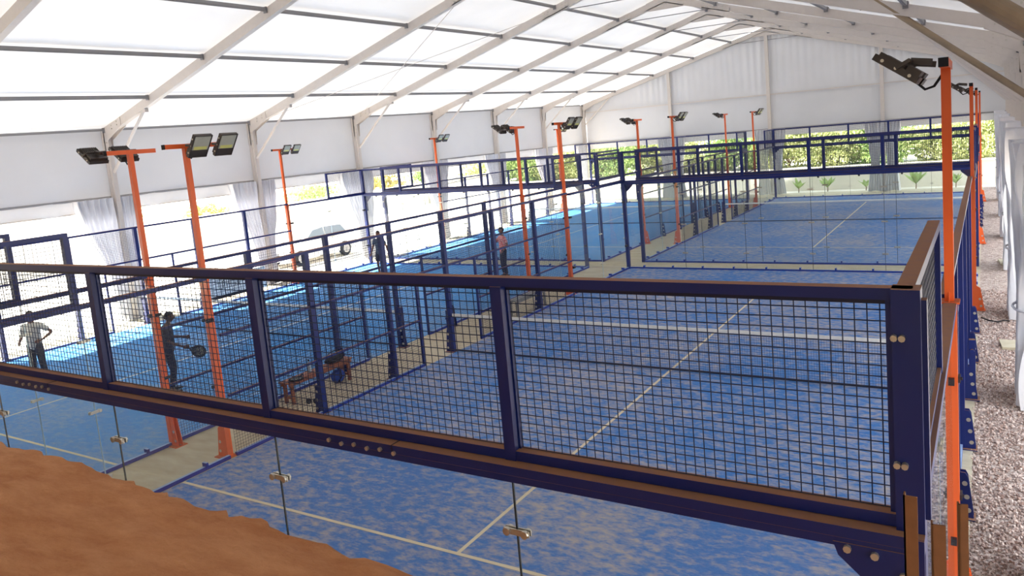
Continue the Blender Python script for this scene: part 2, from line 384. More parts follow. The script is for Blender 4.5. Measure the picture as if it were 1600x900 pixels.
def sidewall(x, s):
    def f(b):
        ny = 200; vs = []; zs = [1, .75, .5, .25, 0]
        for j in range(ny+1):
            y = YN+(YB-YN)*j/ny
            for t in zs:
                z1 = eave(y)+.16; vs.append((x+s*.02*mnoise.noise(Vector((y*.8, t*2, x))), y, 3.98+(z1-3.98)*t))
        w = len(zs); b.add(vs, [(j*w+i, j*w+i+1, (j+1)*w+i+1, (j+1)*w+i) for j in range(ny) for i in range(w-1)])
        b.mat(1)
        vs = [(x+.03*math.sin(j*.9), YN+(YB-YN)*j/ny, z) for j in range(ny+1) for z in (3.98, 3.56)]
        b.add(vs, [(2*j, 2*j+1, 2*j+3, 2*j+2) for j in range(ny)])
    return f
for nm, x, s in (('wall_left', XL-.16, 1), ('wall_right', XR+.2, -1)):
    w_ = struct(nm, sidewall(x, s), [WALLF, STRIP], smooth=True, fix=False)
    t_ = struct('hem_rail', lambda b: b.tube([(x, YN, 3.98), (x, YB, 3.98)], .035, 8), PURLIN, parent=w_)
    t_ = struct('lower_hem_rail', lambda b: b.tube([(x, YN, 3.57), (x, YB, 3.57)], .022, 8), ALU, parent=w_)

def gable(y, zlow, ripple):
    def f(b):
        n = 420; vs = []; zs = [0, .3, .5, .7, .85, 1]
        for i in range(n+1):
            x = XL-.1+(XR-XL+.2)*i/n; zt = roofz(min(max(x, XL), XR+.1), y)+.15
            near = min(abs(x-XM), abs(x-(XM-6.25)), abs(x-(XM+6.25)), abs(x-XL), abs(x-XR))
            for k, t in enumerate(zs):
                z = zlow+(zt-zlow)*t
                a = ripple*(.009+.022*max(0, 1-near/2.2))*max(0, min(1, (z-6.05)/1.2)) if z > 6.05 else 0
                vs.append((x, y+.05+a*math.sin(x*15+2.5*mnoise.noise(Vector((x, z*.3, 4))))+.02*mnoise.noise(Vector((x*.7, z*.7, 1))), z))
        w = len(zs); b.add(vs, [(i*w+k, (i+1)*w+k, (i+1)*w+k+1, i*w+k+1) for i in range(n) for k in range(w-1)])
        if zlow > 1:
            b.mat(1); b.add([(XL, y+.05, zlow), (XR, y+.05, zlow), (XR, y+.05, zlow-.42), (XL, y+.05, zlow-.42)], [(0, 1, 2, 3)])
    return f
wb = struct('wall_back', gable(YB+.1, 3.98, 1), [WALLF, STRIP], smooth=True, fix=False)
struct('seam_rail', lambda b: b.box(XL, XR, YB-.02, YB+.05, 6.02, 6.08), ALU, parent=wb)
struct('hem_rail', lambda b: b.tube([(XL, YB+.1, 3.98), (XR, YB+.1, 3.98)], .035, 8), PURLIN, parent=wb)
struct('wall_front_blocker', lambda b: (b.box(XL-.5, XR+3, -7.2, -6.9, 0, 11), b.box(XL-.5, XR+3, -6.9, YN-.3, 10.6, 11.0), b.box(XL-.8, XL-.5, -7.2, YN-.3, 0, 11), b.box(XR+3, XR+3.3, -7.2, YN-.3, 0, 11)), CONCRETE)['label'] = 'added unseen shell behind the terrace, shading the near end'  # unseen closed shell added behind the camera to darken the near end

ORD = ['', 'second', 'third', 'fourth', 'fifth', 'sixth', 'seventh', 'eighth', 'ninth', 'tenth']
for k, y in enumerate(FY):
    ez, rz_ = eave(y), ridge(y)
    lab = ('white aluminium tent frame standing against the far gable wall' if k == 0 else f'white aluminium tent frame across the hall, {ORD[k]} counting from the far gable wall')
    t = thing('tent_frame', lab, 'tent frame', (0, y, 0), 0, 'tent frames')
    for nm, xe, s in (('left', XL, 1), ('right', XR, -1)):
        part('rafter', lambda b: (b.bar((xe, 0, ez), (XM, 0, rz_), .13, .26), b.bar((xe, 0, ez-.125), (XM, 0, rz_-.125), .16, .035)), ALU, t)
        part('leg', lambda b: (b.box(xe-.13, xe+.13, -.07, .07, 0, ez+.05), b.box(xe-.025, xe+.025, -.085, .085, .05, ez)), ALU, t)
        part('base_plate', lambda b: (b.box(xe-.25, xe+.25, -.2, .2, 0.0, .03), b.disc((xe+.19*s, .12, .04), (0, 0, 1), .03, .05), b.disc((xe+.19*s, -.12, .04), (0, 0, 1), .03, .05)), PURLIN, t)
        def eplate(b):
            for sy in (-.085, .075):
                b.prism([(xe-.14*s, sy, ez-.75), (xe+.16*s, sy, ez-.75), (xe+.2*s, sy, ez-.25), (xe+1.0*s, sy, ez+.14), (xe+1.0*s, sy, ez+.42), (xe-.14*s, sy, ez+.1)], (0, .01, 0))
            b.mat(1)
            for q in ((0, -.6), (.1, -.6), (0, -.3), (.1, -.3), (.5, .1), (.8, .2), (.5, .2), (.8, .3)):
                b.disc((xe+q[0]*s, -.09, ez+q[1]), (0, 1, 0), .02, .03, 8)
        part('eave_plate', eplate, [ALU, BOLT], t)
        xj = PL[3] if s > 0 else PRt[0]
        def jplate(b):
            dx = .55; z = lambda x: ez+(rz_-ez)*abs(x-xe)/abs(XM-xe)
            for sy in (-.08, .07):
                b.prism([(xj-dx, sy, z(xj-dx)-.14), (xj+dx, sy, z(xj+dx)-.14), (xj+dx, sy, z(xj+dx)+.14), (xj-dx, sy, z(xj-dx)+.14)], (0, .01, 0))
            b.mat(1)
            for q in (-.45, -.3, .3, .45): b.disc((xj+q, -.085, z(xj+q)+.05), (0, 1, 0), .022, .03, 8); b.disc((xj+q, -.085, z(xj+q)-.07), (0, 1, 0), .022, .03, 8)
        part('joint_plate', jplate, [ALU, BOLT], t)
        if s > 0:
            part('knee_brace', lambda b: (b.tube([(xe+2.15, -.0, ez+.5), (xe+.12, 0, ez-1.25)], .045, 10), b.box(xe+2.05, xe+2.3, -.06, .06, ez+.45, ez+.68)), ALU, t)
        elif k not in (6, 8):
            far = k < 5
            part('knee_brace', lambda b: (b.tube([(xe-2.55, 0, ez+.60), (xe-.1, 0, 4.62)], .075, 12), b.box(xe-2.7, xe-2.4, -.05, .05, ez+.5, ez+.84), b.disc((xe-.12, -.09, 4.66), (0, 1, 0), .03, .04, 8)) if far else
                 (b.tube([(xe-3.35, 0, ez+1.28), (xe-.1, 0, 4.62)], .07, 16) if k == 5 else b.tube([(xe-2.45, 0, ez+.92), (xe-.1, 0, 4.92)], .105, 16), b.box(xe-3.45, xe-3.2, -.05, .05, ez+.9, ez+1.2)), ALU if far else TUBE, t, label=None if far else 'mottled tan knee brace tube')
    part('ridge_plate', lambda b: [b.prism([(XM-.8, sy, rz_-.38), (XM+.8, sy, rz_-.38), (XM+.8, sy, rz_-.08), (XM, sy, rz_+.16), (XM-.8, sy, rz_-.08)], (0, .01, 0)) for sy in (-.08, .07)], ALU, t)
    part('tie_cable', lambda b: b.tube([(PL[3]+.25, 0, roofz(PL[3], y)-.06), (PRt[0]-.25, 0, roofz(PRt[0], y)-.06)], .018, 6), PURLIN, t)
    if k == 0:
        for xp in (XM-6.25, XM, XM+6.25):
            part('gable_post', lambda b: b.box(xp-.1, xp+.1, -.06, .06, 0, roofz(xp, y)-.1), ALU, t)

def purlin(x, lab, name='roof_purlin', w=.075, h=.09, dz=.10):
    o = thing(name, lab, 'purlin', (x, 0, 0), 0, 'roof purlins')
    for k in range(len(FY)):
        y1, y0 = FY[k]-.075, (FY[k+1]+.075 if k < len(FY)-1 else YN)
        part('bar', lambda b: (b.bar((0, y0, roofz(x, y0)+dz), (0, y1, roofz(x, y1)+dz), w, h), b.bar((0, y0, roofz(x, y0)+dz-h/2), (0, y1, roofz(x, y1)+dz-h/2), w*.5, .03),
                               b.box(-.06, .06, y0, y0+.03, roofz(x, y0)+dz-.1, roofz(x, y0)+dz+.06), b.box(-.06, .06, y1-.03, y1, roofz(x, y1)+dz-.1, roofz(x, y1)+dz+.06)), PURLIN, o)
    return o
for i, x in enumerate(PL): purlin(x, f'grey roof purlin on the left slope, {["nearest the left eave", "second up from the left eave", "third up from the left eave", "nearest the ridge on the left"][i]}')
for i, x in enumerate(PRt): purlin(x, f'grey roof purlin on the right slope, {["nearest the ridge on the right", "third up from the right eave", "second up from the right eave", "nearest the right eave"][i]}')
purlin(XM, 'grey ridge purlin running along the peak of the tent roof', 'ridge_purlin')
purlin(XL+.05, 'slim grey eave bar along the top of the left tent wall', 'eave_purlin', .05, .05, .08)
purlin(XR-.05, 'grey eave bar along the top of the right tent wall', 'eave_purlin', .12, .16, -.05)
for a_, b_, lb in (((-13.2, 15.9), (-3.2, 21.4), 'thin white bracing cable rising from left eave to ridge'), ((-13.2, 21.4), (-3.2, 15.9), 'thin white bracing cable crossing the other cable under the left roof slope')):
    single('bracing_cable', lambda b: b.tube([(a_[0], a_[1], roofz(a_[0], a_[1])-.02), (b_[0], b_[1], roofz(b_[0], b_[1])-.02)], .011, 6), ALU, lb, 'cable')

# curtains gathered at the legs
def curtain_fn(wt, wm, wb_, zt, zm, pleats, seed, amp=.09, depth=.10, sag=0., side=0):
    def f(b):
        rnd = random.Random(seed); ph = [rnd.uniform(0, 6.28) for _ in range(4)]; nu, nz = 90, 30; vs = []
        for j in range(nz+1):
            t = j/nz; z = zt*(1-t)+.03*t
            if z > zm: q = (zt-z)/(zt-zm); q = q*q*(3-2*q); w = wt+(wm-wt)*q
            else: q = (zm-z)/zm; q = q*q*(3-2*q); w = wm+(wb_-wm)*q
            tight = min(1, w/max(wt, wb_))
            for i in range(nu+1):
                u = i/nu-.5
                y = depth*(.5+.5*tight)*(math.sin(pleats*6.283*u+ph[0]+.6*math.sin(3*z+ph[1]))+.45*math.sin(pleats*2.3*6.283*u+ph[2]+z))
                x = (u*w if not side else side*(u+.5)*w)+amp*.3*(1 if not side else u+.5)*math.sin(5*z+ph[3]+9*u)*(1-t)
                vs.append((x, y+sag*math.sin(3.14*t), z+(.02*math.sin(9*u+ph[1]) if j == nz else 0)))
        w_ = nu+1; b.add(vs, [(j*w_+i, j*w_+i+1, (j+1)*w_+i+1, (j+1)*w_+i) for j in range(nz) for i in range(nu)])
        # tie band
        b.tube([(side*wm/2+wm/2*math.cos(a)*1.02, (depth*1.3)*math.sin(a), zm) for a in [6.283*i/16 for i in range(17)]], .02, 5, False)
    return f
for k, y in enumerate(FY[:8]):
    nth = ('far left corner of the tent' if k == 0 else f'left tent leg, {ORD[k]} leg from the far gable')
    for s in (-1, 1):
        if k == 0 and s > 0: continue
        single('curtain', curtain_fn(1.25 if s < 0 else .7, .42 if s < 0 else .32, .36, 3.96, .9, 6, 10*k+s, depth=.085, side=s), CURTAIN, f'white curtain, {"near" if s < 0 else "far"} side of the {nth}', 'curtain', 'left wall curtains', (XL+.02, y+s*.06, 0), math.pi/2, True, fix=False)
for i, xp in enumerate((XM-6.25, XM, XM+6.25)):
    nm = ['left', 'middle', 'right'][i]
    for s in (-1, 1):
        single('curtain', curtain_fn(1.05, .5, .85, 3.98, 1.75, 6, 200+10*i+s, depth=.085), CURTAIN, f'white curtain tied back on the {"left" if s < 0 else "right"} of the {nm} gable post', 'curtain', 'gable curtains', (xp+s*.42, YB-.12, 0), 0, True, fix=False)
for k, y in enumerate(FY[:8]):
    nth = ('far right corner of the tent' if k == 0 else f'right tent leg, {ORD[k]} leg from the far gable')
    single('curtain', curtain_fn(1.9, .8, 1.15, 4.05, 1.5, 6, 300+k, depth=.17, amp=.25), CURTAIN, f'long white curtain bunched up at the {nth}', 'curtain', 'right wall curtains', (XR-.42, y-.2, 0), math.pi/2, True, fix=False)

# ------------------------------------------------------------------ courts
W = 10.2; L = 20.0
def zwires(b, x0, x1, z0, z1, y, r=.0028, sp=.05):
    n = max(1, round((x1-x0)/sp)); m = max(1, round((z1-z0)/sp))
    for i in range(n+1): x = x0+(x1-x0)*i/n; b.wire((x, y, z0), (x, y, z1), r)
    for j in range(m+1): z = z0+(z1-z0)*j/m; b.wire((x0, y-r*1.6, z), (x1, y-r*1.6, z), r)
POSTS = [0.0]+[W-8, W-6, W-4, W-1.97, W+.05]
JOINTS = [W-2*k for k in (4, 3, 2, 1)]
def clamp_fn(b):
    b.box(-.085, .085, -.016, -.008, -.018, .018); b.box(-.085, .085, .008, .016, -.018, .018)
    b.mat(1)
    for x in (-.06, .06): b.disc((x, -.02, 0), (0, 1, 0), .024, .022, 10); b.disc((x, .02, 0), (0, 1, 0), .02, .016, 10)
def gusset_fn(b):
    for x in (-.045, .035):
        b.prism([(x, -.03, 0), (x, -.18, 0), (x, -.125, .5), (x, -.10, .55), (x, -.03, .55)], (.01, 0, 0))
    b.box(-.1, .1, -.195, .06, 0, .012)
    b.mat(1)
    for z, yy in ((.1, -.125), (.26, -.11), (.42, -.092)): b.disc((-.047, yy, z), (1, 0, 0), .028, .006, 10); b.disc((.047, yy, z), (1, 0, 0), .028, .006, 10)

def back_end(loc, rz, lab):
    g = thing('glass_wall', f'clear glass back wall, {lab}', 'glass wall', loc, rz, 'court glass back walls')
    xs = [0.0]+JOINTS+[W]
    for i in range(5):
        a, c = xs[i]+.006, xs[i+1]-.006
        part('glass_panel', lambda b: b.box(a, c, -.006, .006, .06, 2.9), GLASS, g, ('bg', i))
    for i, x in enumerate(JOINTS):
        part('seam', lambda b: b.box(-.005, .005, -.005, .005, .06, 2.9), SEAM, g, 'seam', loc=(x, 0, 0))
        for z in (2.5, 1.5, .55): part('glass_clamp', clamp_fn, [BOLT, BOLT], g, 'clamp', loc=(x, 0, z))
    part('base_rail', lambda b: (b.box(0, W, -.03, .03, 0, .06), [b.box(x-.02, x+.02, -.05, .05, .05, .12) for x in [.5+1.02*i for i in range(10)]]), BLUEBASE, g, 'bbase')
    f = thing('mesh_fence', f'blue mesh fence above the glass, {lab}', 'fence', loc, rz, 'mesh fences above the back glass')
    def beam(b):
        b.box(-.05, W+.11, -.11, .05, 2.88, 2.952)
        b.box(-.05, W+.11, -.112, -.107, 2.86, 2.90)
    part('ledge_beam', beam, BLUE, f, 'ledge')
    part('lower_rail', lambda b: b.box(0, W, -.04, .035, 2.956, 3.012), BLUE, f, 'lowr')
    part('top_rail', lambda b: b.box(-.03, W+.08, -.035, .03, 3.95, 4.0), BLUE, f, 'topr')
    for x in POSTS[1:-1]: part('post', lambda b: (b.box(-.036, .036, -.045, .036, 2.955, 3.95), b.box(-.046, .046, -.0, .03, 2.99, 3.95)), BLUE, f, 'bpost', loc=(x, 0, 0))
    for x, n_ in ((0.0, 'L'), (W+.05, 'R')):
        part('corner_post', lambda b: (b.box(-.05, .06, -.06, .05, 0, 4.0), b.box(-.075, .08, -.02, .035, 3.0, 3.95)), BLUE, f, 'cpost', loc=(x, 0, 0))
        sg = 1 if x == 0 else -1
        def cg(b):
            b.prism([(0, -.118, 2.88), (sg*.30, -.118, 2.88), (sg*.28, -.118, 2.82), (sg*.06, -.118, 2.62), (sg*.06, -.118, 2.25), (0, -.118, 2.25), (-sg*.06, -.118, 2.25), (-sg*.06, -.118, 2.95), (0, -.118, 2.95)], (0, .02, 0))
            b.mat(1)
            for q in ((.24, 2.86), (.13, 2.85), (.02, 2.78), (.02, 2.52)): b.disc((sg*q[0], -.125, q[1]), (0, 1, 0), .017, .02, 8)
        for z in (3.25, 3.8):
            for q in (-.03, .0): part('bolt', lambda b: b.disc((0, 0, 0), (0, 1, 0), .014, .03, 8), BOLT, f, 'cbolt', loc=(x+q-.01, -.068, z))
        part('corner_plate', cg, [BLUE, BOLT], f, ('cg', sg), loc=(x, 0, 0))
    for i in range(5):
        a, c = POSTS[i], POSTS[i+1]
        part('mesh_panel', lambda b: (zwires(b, a+.05, c-.05, 3.015, 3.945, .02, .0028), b.box(a+.04, c-.04, .0, .03, 3.925, 3.945)), WIRE, f, ('bm', i), fix=False)
    for x in (W-3.0, W-7.0):
        if rz == 0:
            for i in range(6): part('bolt', lambda b: b.disc((0, 0, 0), (0, 1, 0), .014, .02, 8), BOLT, f, 'bolt', loc=(x-.33+.11*i, -.114, 2.905 if i % 2 else 2.915))
        part('splice_joint', lambda b: b.box(.2, .206, -.113, .0, 2.879, 2.955), DARKBOLT, f, 'sjoint', loc=(x, 0, 0))
    for i in range(9):
        part('glass_clip', lambda b: (b.box(-.025, .025, -.03, .03, 2.83, 2.88), b.disc((0, -.035, 2.85), (0, 1, 0), .018, .02, 8)), DARKBOLT, f, 'gclip', loc=(.6+1.12*i, 0, 0))
    return f

def side_fence(loc, rz, lab):
    f = thing('side_fence', f'blue wire mesh fence with two openings {lab}', 'fence', loc, rz, 'side fences of the courts')
    D0, D1 = 8.9, 11.1
    for x in (6, 8, 10, 12, 14):
        part('post', lambda b: b.box(-.05, .05, -.05, .04, 0, 3.0), BLUE, f, 'spost', loc=(x, 0, 0))
        part('gusset', gusset_fn, [BLUE, BOLT], f, 'gusset', loc=(x, 0, 0))
    part('top_rail', lambda b: b.box(4.06, 15.94, -.05, .04, 3.0, 3.05), BLUE, f, 'stop')
    part('mid_rail', lambda b: b.box(4.06, 15.94, .0, .04, 2.0, 2.045), BLUE, f, 'smid')
    for a, c in ((4.06, D0), (D1, 15.94)):
        part('low_rail', lambda b: b.box(a, c, .0, .04, 1.0, 1.04), BLUE, f, ('slow', a))
        part('base_rail', lambda b: b.box(a, c, -.02, .04, 0, .06), BLUEBASE, f, ('sbase', a))
        part('mesh_panel', lambda b: zwires(b, a, c, .06, 2.0, .022), WIRE, f, ('sm', a), fix=False)
    part('upper_mesh_panel', lambda b: zwires(b, 4.06, 15.94, 2.05, 3.0, .022), WIRE, f, 'sup', fix=False)
    for x in (D0, D1): part('jamb', lambda b: b.box(-.025, .025, -.01, .04, 0, 2.0), BLUE, f, 'jamb', loc=(x, 0, 0))
    return f

def corner(loc, rz, xc, s, lab):
    g = thing('corner_glass', f'clear glass side panels, {lab}', 'glass wall', loc, rz, 'corner glass walls')
    for i in (0, 1):
        a, c = sorted((xc+s*(2*i+.03), xc+s*(2*i+1.985)))
        part('glass_panel', lambda b: b.box(a, c, -.006, .006, .06, 2.94), GLASS, g, ('cgl', xc, i))
    part('seam', lambda b: b.box(-.006, .006, -.006, .006, .06, 2.94), PALESEAM, g, 'cseam', loc=(xc+2*s, 0, 0))
    for z in (2.5, 1.5, .55): part('glass_clamp', clamp_fn, [BOLT, BOLT], g, 'clamp', loc=(xc+2*s, 0, z))
    for z in (2.3, .8):
        part('edge_clip', lambda b: (b.box(-.05, .05, -.03, .03, -.03, .03), b.disc((-.03*s, .035, 0), (0, 1, 0), .018, .02, 8)), DARKBOLT, g, 'eclip', loc=(xc+s*3.93, 0, z))
        part('edge_clip', lambda b: None, DARKBOLT, g, 'eclip', loc=(xc+s*.1, 0, z))
    a, c = sorted((xc, xc+3.94*s))
    part('base_rail', lambda b: (b.box(a, c, -.03, .03, 0, .06), [b.box(xc+s*q-.02, xc+s*q+.02, -.05, .05, .05, .12) for q in (.5, 1.5, 2.5, 3.5)]), BLUEBASE, g, ('cbase', xc))
    part('top_rail', lambda b: b.box(a, c, -.055, .045, 2.945, 3.01), BLUE, g, ('ctop', xc))
    f = thing('corner_fence', f'raised blue mesh panel, {lab}', 'fence', loc, rz, 'raised corner mesh panels')
    a2, c2 = sorted((xc+.05*s, xc+2*s))
    part('top_rail', lambda b: b.box(a2, c2, -.035, .035, 3.945, 4.0), BLUE, f, ('cft', xc))
    part('bottom_rail', lambda b: b.box(a2, c2, -.03, .03, 3.012, 3.05), BLUE, f, ('cfb', xc))
    part('end_post', lambda b: b.box(-.035, .035, -.035, .035, 3.012, 3.945), BLUE, f, 'cfe', loc=(xc+s*1.965, 0, 0))
    part('mesh_panel', lambda b: zwires(b, a2+.04, c2-.04, 3.05, 3.945, .0, .0026), WIRE, f, ('cfm', xc), fix=False)

def flood_fn(b):
    # plate local: x along the crossarm, y out of the back, z along the plate
    b.box(-.15, .15, -.02, .02, -.19, .19)
    for q in (-.12, -.09, -.06, -.03, 0, .03, .06, .09, .12): b.box(q-.005, q+.005, .02, .055, -.05, .17)
    b.box(-.14, .14, .02, .07, -.18, -.07)
    b.box(-.157, -.147, -.03, .025, -.195, .195); b.box(.147, .157, -.03, .025, -.195, .195); b.box(-.157, .157, -.03, .025, .185, .195); b.box(-.157, .157, -.03, .025, -.195, -.185)
    b.mat(1)
    for x in (-.158, .158):
        for z in (-.12, 0, .12): b.disc((x, 0, z), (1, 0, 0), .014, .008, 8)
def lamp_post(p, rz, lab, tilt=54, lx=(.02, .48), arm=(-.36, .66)):
    t = thing('lamp_post', f'orange floodlight post {lab}', 'lamp post', p, rz, 'orange floodlight posts')
    part('post', lambda b: b.box(-.05, .05, -.055, .045, 0, 3.0), ORANGE, t, 'lp1')
    def foot(b):
        for x in (-.045, .035): b.prism([(x, -.05, 0), (x, -.21, 0), (x, -.13, .5), (x, -.05, .55)], (.01, 0, 0))
        b.box(-.11, .11, -.23, .08, 0, .014); b.mat(1)
        for z, yy in ((.1, -.14), (.26, -.12)): b.disc((-.047, yy, z), (1, 0, 0), .026, .006, 10); b.disc((.047, yy, z), (1, 0, 0), .026, .006, 10)
    part('foot_gusset', foot, [ORANGE, BOLT], t, 'lp2')
    def head(b):
        b.box(-.08, .08, -.08, .07, 3.0, 3.016)
        for x in (-.07, .06): b.prism([(x, -.055, 2.99), (x, .045, 2.99), (x, .0, 2.84), (x, -.03, 2.84)], (.01, 0, 0))
        for q in ((-1, 0), (1, 0)): b.prism([(q[0]*.037, -.004, 3.016), (q[0]*.075, -.004, 3.016), (q[0]*.037, -.004, 3.1)], (0, .008, 0))
    part('head_plate', head, ORANGE, t, 'lp3')
    part('pole', lambda b: b.box(-.037, .037, -.037, .037, 3.016, 5.02), ORANGE, t, 'lp4')
    part('crossarm', lambda b: b.box(arm[0], arm[1], -.035, .035, 5.02, 5.09), ORANGE, t, ('lp5', arm))
    part('end_cap', lambda b: b.box(arm[0]-.01, arm[0]+.002, -.037, .037, 5.018, 5.092), BLACK, t, ('lp8', arm))
    for x in lx:
        o = part('floodlight', flood_fn, [LAMPBODY, BOLT], t, 'fl')
        o.location = (x, .33, 5.04); o.rotation_euler = (math.radians(tilt), 0, math.pi)
        part('lens', lambda b: b.box(-.135, .135, -.028, -.02, -.06, .175), LENS, o, 'fl_lens')
        part('led_panel', lambda b: b.box(-.11, .11, -.031, -.028, -.055, .0), LENSY, o, 'fl_led', label='yellowish lower part of the lens')
        part('mount_bracket', lambda b: (b.box(-.16, .16, -.012, .012, -.012, .012, Matrix.Translation((0, .1, -.05))), b.bar((-.16, .1, -.05), (-.16, 0, 0), .012, .03), b.bar((.16, .1, -.05), (.16, 0, 0), .012, .03), b.bar((0, .1, -.05), (0, .17, -.19), .05, .05)), LAMPBODY, o, 'fl_br')
    part('power_cable', lambda b: b.tube([(0, .02, 4.98), (.02, .09, 4.88), (.03, .16, 4.86), (.04, .22, 4.92)], .012, 6), BLACK, t, 'lp6', smooth=True)
    part('side_bolt', lambda b: (b.box(-.02, .09, -.075, -.045, -.025, .025), b.disc((.03, -.08, 0), (0, 1, 0), .015, .02, 8)), DARKBOLT, t, 'lp7', loc=(0, 0, 2.3))
    part('side_bolt', lambda b: None, DARKBOLT, t, 'lp7', loc=(0, 0, 1.2))
    return t

def court(ox, oy, nm, mt):
    t = thing('court_turf', f'blue artificial turf with white lines of the {nm}', 'turf', (ox, oy, 0), 0, 'padel court turfs')
    part('turf', lambda b: b.box(.035, W-.035, .035, L-.035, .001, .014), mt, t, ('turf', mt.name))
    part('service_line', lambda b: b.box(.04, W-.04, 3.025, 3.075, .014, .017), LINE, t, 'sl1')
    part('service_line', lambda b: b.box(.04, W-.04, 16.925, 16.975, .014, .017), LINE, t, 'sl2')
    part('center_line', lambda b: b.box(W/2+.075, W/2+.125, 3.075, 16.925, .014, .017), LINE, t, 'cl')
    n = thing('court_net', f'padel net with white top tape across the {nm}', 'net', (ox, oy+10, 0), 0, 'padel nets')
    def netm(b):
        for i in range(int(W/.045)): x = .02+i*.045; b.wire((x, 0, .06), (x, 0, .86), .0013)
        for j in range(19): b.wire((0, 0, .06+j*.045), (W, 0, .06+j*.045), .0013)
    part('net_mesh', netm, NETCORD, n, 'netm', fix=False)
    part('top_tape', lambda b: b.box(0, W, -.008, .008, .84, .90), NETTAPE, n, 'tape')
    part('bottom_cord', lambda b: b.tube([(0, 0, .05), (W, 0, .05)], .02, 6), NETCORD, n, 'cord')
    for x in (-.11, W+.11): part('net_post', lambda b: (b.box(-.045, .045, -.045, .045, 0, .98), b.box(-.1, .1, -.1, .1, 0, .014), b.disc((0, -.06, .8), (0, 1, 0), .035, .05, 12)), BLUE, n, 'netp', loc=(x, 0, 0))
    back_end((ox, oy, 0), 0, f'near end of the {nm}')
    back_end((ox+W, oy+L, 0), math.pi, f'far end of the {nm}')
    for side, loc, rz in (('left', (ox-.05, oy+L, 0), -math.pi/2), ('right', (ox+W+.05, oy, 0), math.pi/2)):
        side_fence((loc[0]-(.05 if side == 'right' else 0), loc[1], 0), rz, f'on the {side} side of the {nm}')
        for xc, s in ((0, 1), (20, -1)):
            near = (xc == 0) == (side == 'right')
            q = f'{"near" if near else "far"} {side} corner of the {nm}'
            corner(loc, rz, xc, s, q)
            lx = xc+4*s; X = Matrix.Translation(loc) @ Matrix.Rotation(rz, 4, 'Z')
            yy = oy+(4 if near else 16)
            # the crossarm always reaches towards the far end
            p = X @ Vector((lx, -.07 if side == 'left' else 0, 0)); lp = lamp_post((p.x, yy-.02, 0), rz, f'at the {"near" if near else "far"} {side} of the {nm}', 54 if side == 'right' else 36, (-.42, .10) if side == 'right' else (.02, .48), (-.40, .44) if side == 'right' else (-.36, .66))
            if side == 'left':
                for ch in lp.children:
                    if ch.name.startswith(('crossarm', 'end_cap')): ch.scale.x = -1
                    if ch.name.startswith('floodlight'): ch.location.x *= -1

court(-.2, 0, 'near right court', TURF_SAND)
court(-12.05, 0, 'near left court', TURF_LIT)
court(-.2, 21.2, 'far right court', TURF_SAND)
court(-12.05, 21.2, 'far left court', TURF_LIT)

# ------------------------------------------------------------------ outside
single('retaining_wall', lambda b: (b.box(-14, 13, 45.7, 46.1, -.1, 1.30), [b.box(x, x+.03, 45.685, 45.7, 0, 1.3) for x in range(-13, 13, 2)], b.box(-14, 13, 45.66, 46.14, 1.30, 1.36)), WHITEWALL, 'pale rendered low wall beyond the far gable opening', 'wall')
single('earth_bank', lambda b: b.prism([(-29.8, 46.16, -.1), (-29.8, 46.16, 1.22), (-29.8, 60, 1.6), (-29.8, 60, -.1)], (47.1, 0, 0)), GROUND, 'raised planted bank behind the pale low wall', 'bank')
single('boundary_wall', lambda b: (b.box(-30.3, -30, -12, 90, -.1, 1.65), b.box(-30.36, -29.94, -12, 90, 1.65, 1.72), [b.box(-30.0, -29.93, y, y+.35, -.1, 1.9) for y in range(-10, 90, 5)]), WHITEWALL, 'long pale boundary wall across the sunlit yard on the left', 'wall')
single('boundary_wall', lambda b: (b.box(17.5, 17.8, -5, 70, -.1, 2.3), b.box(17.45, 17.85, -5, 70, 2.3, 2.38)), WHITEWALL, 'pale boundary wall beyond the curtains on the right', 'wall')

def bush_fn(rx, ry, rz, n, leaf, seed, trunk=.0, clumps=22):
    def f(b):
        rnd = random.Random(seed)
        cl = [(Vector((rnd.uniform(-.75, .75)*rx, rnd.uniform(-.75, .75)*ry, rz*rnd.uniform(.25, 1.55))), rnd.uniform(.35, .6)) for _ in range(clumps)]
        for _ in range(n):
            c, k = rnd.choice(cl)
            d = Vector((rnd.gauss(0, 1), rnd.gauss(0, 1), rnd.gauss(0, 1))).normalized()*rnd.uniform(.75, 1.05)
            p = c+Vector((d.x*rx*k, d.y*ry*k, d.z*rz*k)); p.z = max(.03, p.z)
            X = Euler((rnd.uniform(0, 6.3), rnd.uniform(0, 6.3), rnd.uniform(0, 6.3))).to_matrix(); s = leaf*rnd.uniform(.6, 1.3)
            b.add([p+X @ Vector(q)*s for q in ((-.5, 0, 0), (0, -.26, .04), (.5, 0, 0), (0, .26, .04))], [(0, 1, 2, 3)])
    return f
def bush(loc, r, n, leaf, seed, mat, lab, cat='shrub', name='shrub', group=None, trunk=0.):
    t = thing(name, lab, cat, loc, 0, group)
    part('foliage', bush_fn(*r, n, leaf, seed), mat, t, fix=False, loc=(0, 0, trunk))
    rnd = random.Random(seed)
    part('stem', lambda b: [b.tube([(0, 0, -.05), (.1*rnd.uniform(-1, 1), .1*rnd.uniform(-1, 1), trunk*.6+.2*r[2]), (r[0]*.4*rnd.uniform(-1, 1), r[1]*.4*rnd.uniform(-1, 1), trunk+r[2])], [.06, .045, .02], 7) for _ in range(4)], BARK, t)
HX = [-22, -19, -16, -13, -10, -7, -4, -1, 2, 5, 8, 11]
HN = ['leftmost shrub of the far hedge', 'second shrub from the left of the far hedge', 'third shrub from the left of the far hedge', 'fourth shrub from the left of the far hedge', 'fifth shrub from the left of the far hedge', 'sixth shrub from the left of the far hedge',
      'sixth shrub from the right of the far hedge', 'fifth shrub from the right of the far hedge', 'fourth shrub from the right of the far hedge', 'third shrub from the right of the far hedge', 'second shrub from the right of the far hedge', 'rightmost shrub of the far hedge']
